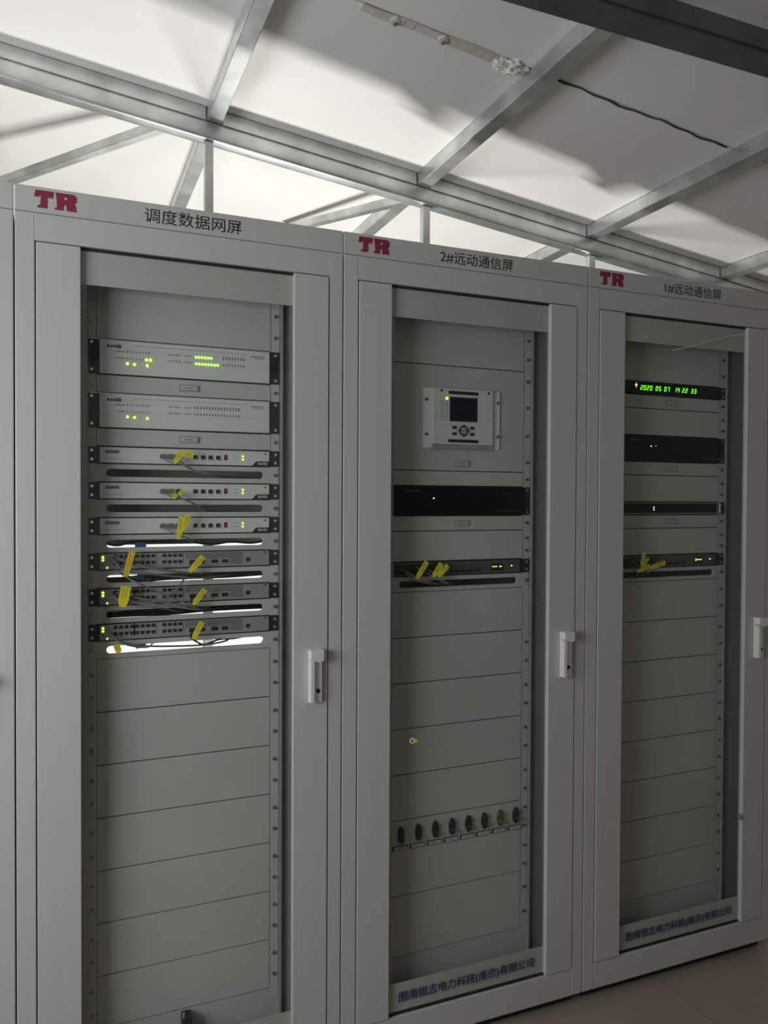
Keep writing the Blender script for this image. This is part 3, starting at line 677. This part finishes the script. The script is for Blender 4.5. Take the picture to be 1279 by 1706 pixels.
cable('cable from the lowest NARI box under the tall yellow tag', rig([(.3785, 1.468), (.378, 1.448), (.390, 1.441), (.403, 1.436), (.413, z14+.002)]), m='cablet', tags=[((.374, 1.436), (.382, 1.493), .011, .046, 'yellow'), ((.384, 1.458), (.399, 1.499), .011, .044, 'yellow')], plug='bluep')
cable('cable from the left round plug of the lowest NARI box', rig([(.337, 1.468), (.352, 1.457), (.375, 1.446), (.398, 1.436), (.412, z14)]), .002)
# switch cables
def bunch(base, names, m='cablet', spread=.004):
    for i, (nm, pts) in enumerate(zip(names, base)): cable(nm, rig(pts), .0021, m if i % 2 else 'cableg')
z0_ = zu(16)
cable('cable from the uppermost switch carrying the orange-yellow tag', rig([(.216, 1.386), (.232, 1.370), (.247, 1.360), (.30, 1.350), (.41, 1.336), (.50, z16)]), .0022, 'cablet', [((.245, 1.345), (.262, 1.407), .012, .044, 'orange')])
cable('cable from the uppermost switch ending under a slanted yellow tag', rig([(.414, 1.376), (.404, 1.362), (.410, 1.350), (.425, 1.343), (.46, z16+.002)]), .0022, 'cableb', [((.402, 1.352), (.436, 1.391), .012, .044, 'yellow')])
bunch([[(.209, 1.392), (.225, 1.378), (.241, 1.362), (.303, 1.350), (.39, z16+.001)], [(.213, 1.398), (.25, 1.384), (.285, 1.372), (.34, 1.360), (.396, 1.349), (.45, z16+.004)],
       [(.222, 1.394), (.262, 1.376), (.31, 1.362), (.37, 1.352), (.43, z16+.006)], [(.209, 1.386), (.222, 1.367), (.236, 1.353), (.262, 1.343), (.30, z16-.004)]],
      ['lowest sagging cable of the uppermost switch', 'highest cable of the uppermost switch, running past its port groups', 'second highest cable of the uppermost switch', 'steepest cable of the uppermost switch, diving into the slot at left'])
cable('cable from the middle switch carrying the broad yellow tag', rig([(.212, 1.302), (.225, 1.290), (.241, 1.282), (.31, 1.272), (.42, 1.254), (.47, z18)]), .0022, 'cableg', [((.238, 1.270), (.247, 1.321), .019, .044, 'yellow')])
cable('cable from the middle switch under a slanted yellow tag', rig([(.414, 1.287), (.408, 1.272), (.420, 1.262), (.445, 1.252), (.50, z18+.003)]), .0022, 'cableb', [((.411, 1.267), (.441, 1.306), .011, .044, 'yellow')])
cable('long grey cable crossing down over the middle switch from the slot above', [(.235, RY+.10, 1.345), (.248, RY+.01, 1.342), (.262, .050, 1.334), (.298, .046, 1.317), (.340, .046, 1.296), (.39, .048, 1.272), (.43, .052, 1.254), (.455, RY, 1.247), (.50, RY+.12, 1.243)], .0024, 'cableg')
cable('short grey cable slanting across the middle switch from upper right to lower left', [(.40, RY+.08, 1.338), (.391, .070, 1.334), (.384, .052, 1.325), (.370, .048, 1.309), (.357, .060, 1.295), (.352, RY-.010, 1.292)], .0022, 'cableg')
bunch([[(.209, 1.306), (.222, 1.294), (.241, 1.284), (.321, 1.272), (.40, 1.258), (.45, z18+.004)], [(.213, 1.298), (.232, 1.281), (.27, 1.270), (.33, 1.262), (.38, z18)],
       [(.224, 1.304), (.262, 1.292), (.32, 1.281), (.38, 1.267), (.44, z18+.005)]],
      ['middle sagging cable of the middle switch', 'lowest sagging cable of the middle switch', 'highest sagging cable of the middle switch'], 'cableg')
cable('grey cable from the lowest switch with a small yellow tag hanging over the slot', rig([(.212, 1.206), (.222, 1.192), (.236, 1.180), (.262, 1.170), (.30, z20+.001)]), .0023, 'cablet', [((.231, 1.157), (.224, 1.176), .012, .044, 'yellow')])
cable('long teal cable from the lowest switch along the white slot', rig([(.209, 1.204), (.225, 1.189), (.241, 1.180), (.285, 1.169), (.36, 1.163), (.442, 1.161), (.50, 1.163)]), .0025, 'cablet')
cable('black cable with kink under a slanted yellow tag below the lowest switch', [(.414, RY-.01, 1.197), (.406, .052, 1.182), (.418, .05, 1.172), (.438, .055, 1.161), (.460, .066, 1.163), (.485, RY-.002, 1.168), (.53, RY+.02, 1.164), (.58, RY+.05, 1.166)], .0026, 'cableb', [((.410, 1.179), (.433, 1.222), .011, .042, 'yellow')])
# blue connectors glimpsed in the slots, and the loops behind them
for z_, lab, w_ in ((1.4185, 'blue connector bundle seen in the slot above the uppermost switch', .028), (1.3445, 'small blue connector in the slot under the uppermost switch', .016), (1.165, 'blue ribbed connector bundle in the white slot under the lowest switch', .026)):
    o = thing('blue_connector', lab, 'connector', (.287, RY+.014, z_-.010))
    for i in range(3): MB().box(-w_/2+i*w_/3, -w_/2+(i+1)*w_/3-.0012, -.004, .012, 0, .018).build('connector_block', M['bluep'], o, .001)
for z_, lab in ((1.424, 'black loose cable waving behind the slot above the uppermost switch'), (1.252, 'dark cable bundle lying in the slot under the middle switch')):
    tag(MB().tube(smooth_path([(.19, RY+.03, z_+.004), (.23, RY+.02, z_-.004), (.27, RY+.03, z_+.004), (.34, RY+.04, z_+.003), (.42, RY+.03, z_), (.47, RY+.03, z_-.006), (.52, RY+.03, z_), (.575, RY+.03, z_-.004), (.62, RY+.05, z_)]), .0032, 7).build('loose_cable', M['cableb'], None, 0, True), lab, 'cable')
for pts, r_, lab in (([(.16, -.008), (.24, -.007), (.30, -.004), (.37, -.001), (.50, 0), (.60, .002), (.66, .004)], .0100, 'thick dark cable bundle filling most of the slot under the uppermost switch'),
                     ([(.15, -.004), (.25, -.004), (.36, -.003), (.46, .001), (.56, 0), (.66, .001)], .0110, 'thick dark cable bundle filling the slot under the middle switch')):
    zb_ = z16 if r_ < .0105 else z18
    bnd = thing('cable_bundle', lab, 'cable', (.4, RY+.035, zb_))
    for i in range(5):
        a = 6.2832*i/5; dy, dz = r_*.62*math.cos(a), r_*.62*math.sin(a)
        MB().tube(smooth_path([(x-.4, dy, z+dz+.0012*math.sin(x*40+i)) for x, z in pts]), r_*.42, 6).build('cable_strand', M['cableb'], bnd, 0, True)
# routers
def rcab(X0, items):
    for lab, pts, tags in items:
        cable(lab, rig([(X0+a, b) for a, b in pts]), .0021, 'cableg', [((X0+a[0], a[1]), (X0+b[0], b[1]), w_, y_, 'yellow' if not (X0 > 1.5) else 'yellow') for a, b, w_, y_ in tags])
rcab(.8, [('upper-left cable of the middle cabinet router, with its single tag', [(.200, 1.340), (.225, 1.326), (.255, 1.310), (.30, 1.298), (.345, 1.290)], [((.243, 1.311), (.276, 1.360), .012, .046)]),
          ('cable of the middle cabinet router with the left tag of the pair', [(.250, 1.344), (.285, 1.325), (.300, 1.312), (.335, 1.297), (.36, 1.290)], [((.296, 1.315), (.323, 1.354), .012, .046)]),
          ('cable of the middle cabinet router with the right tag of the pair', [(.270, 1.344), (.300, 1.327), (.318, 1.309), (.345, 1.296), (.37, 1.291)], [((.311, 1.316), (.343, 1.347), .012, .044)]),
          ('lowest untagged cable of the middle cabinet router', [(.206, 1.338), (.225, 1.318), (.241, 1.308), (.285, 1.296), (.33, 1.289)], [])])
rcab(1.6, [('cable of the right cabinet router with the upright yellow tag', [(.225, 1.345), (.240, 1.332), (.256, 1.318), (.268, 1.304), (.285, 1.294)], [((.259, 1.321), (.268, 1.369), .012, .046)]),
           ('cable of the right cabinet router with the tag lying lower left', [(.215, 1.340), (.226, 1.325), (.236, 1.310), (.243, 1.300), (.262, 1.292)], [((.238, 1.307), (.290, 1.326), .011, .044)]),
           ('cable of the right cabinet router with the tag pointing right', [(.26, 1.345), (.278, 1.335), (.290, 1.318), (.292, 1.304), (.305, 1.294)], [((.290, 1.318), (.356, 1.334), .012, .046)]),
           ('cable of the right cabinet router with the short slanting tag', [(.25, 1.347), (.270, 1.338), (.281, 1.325), (.275, 1.306), (.28, 1.292)], [((.268, 1.326), (.287, 1.351), .008, .0475)])])
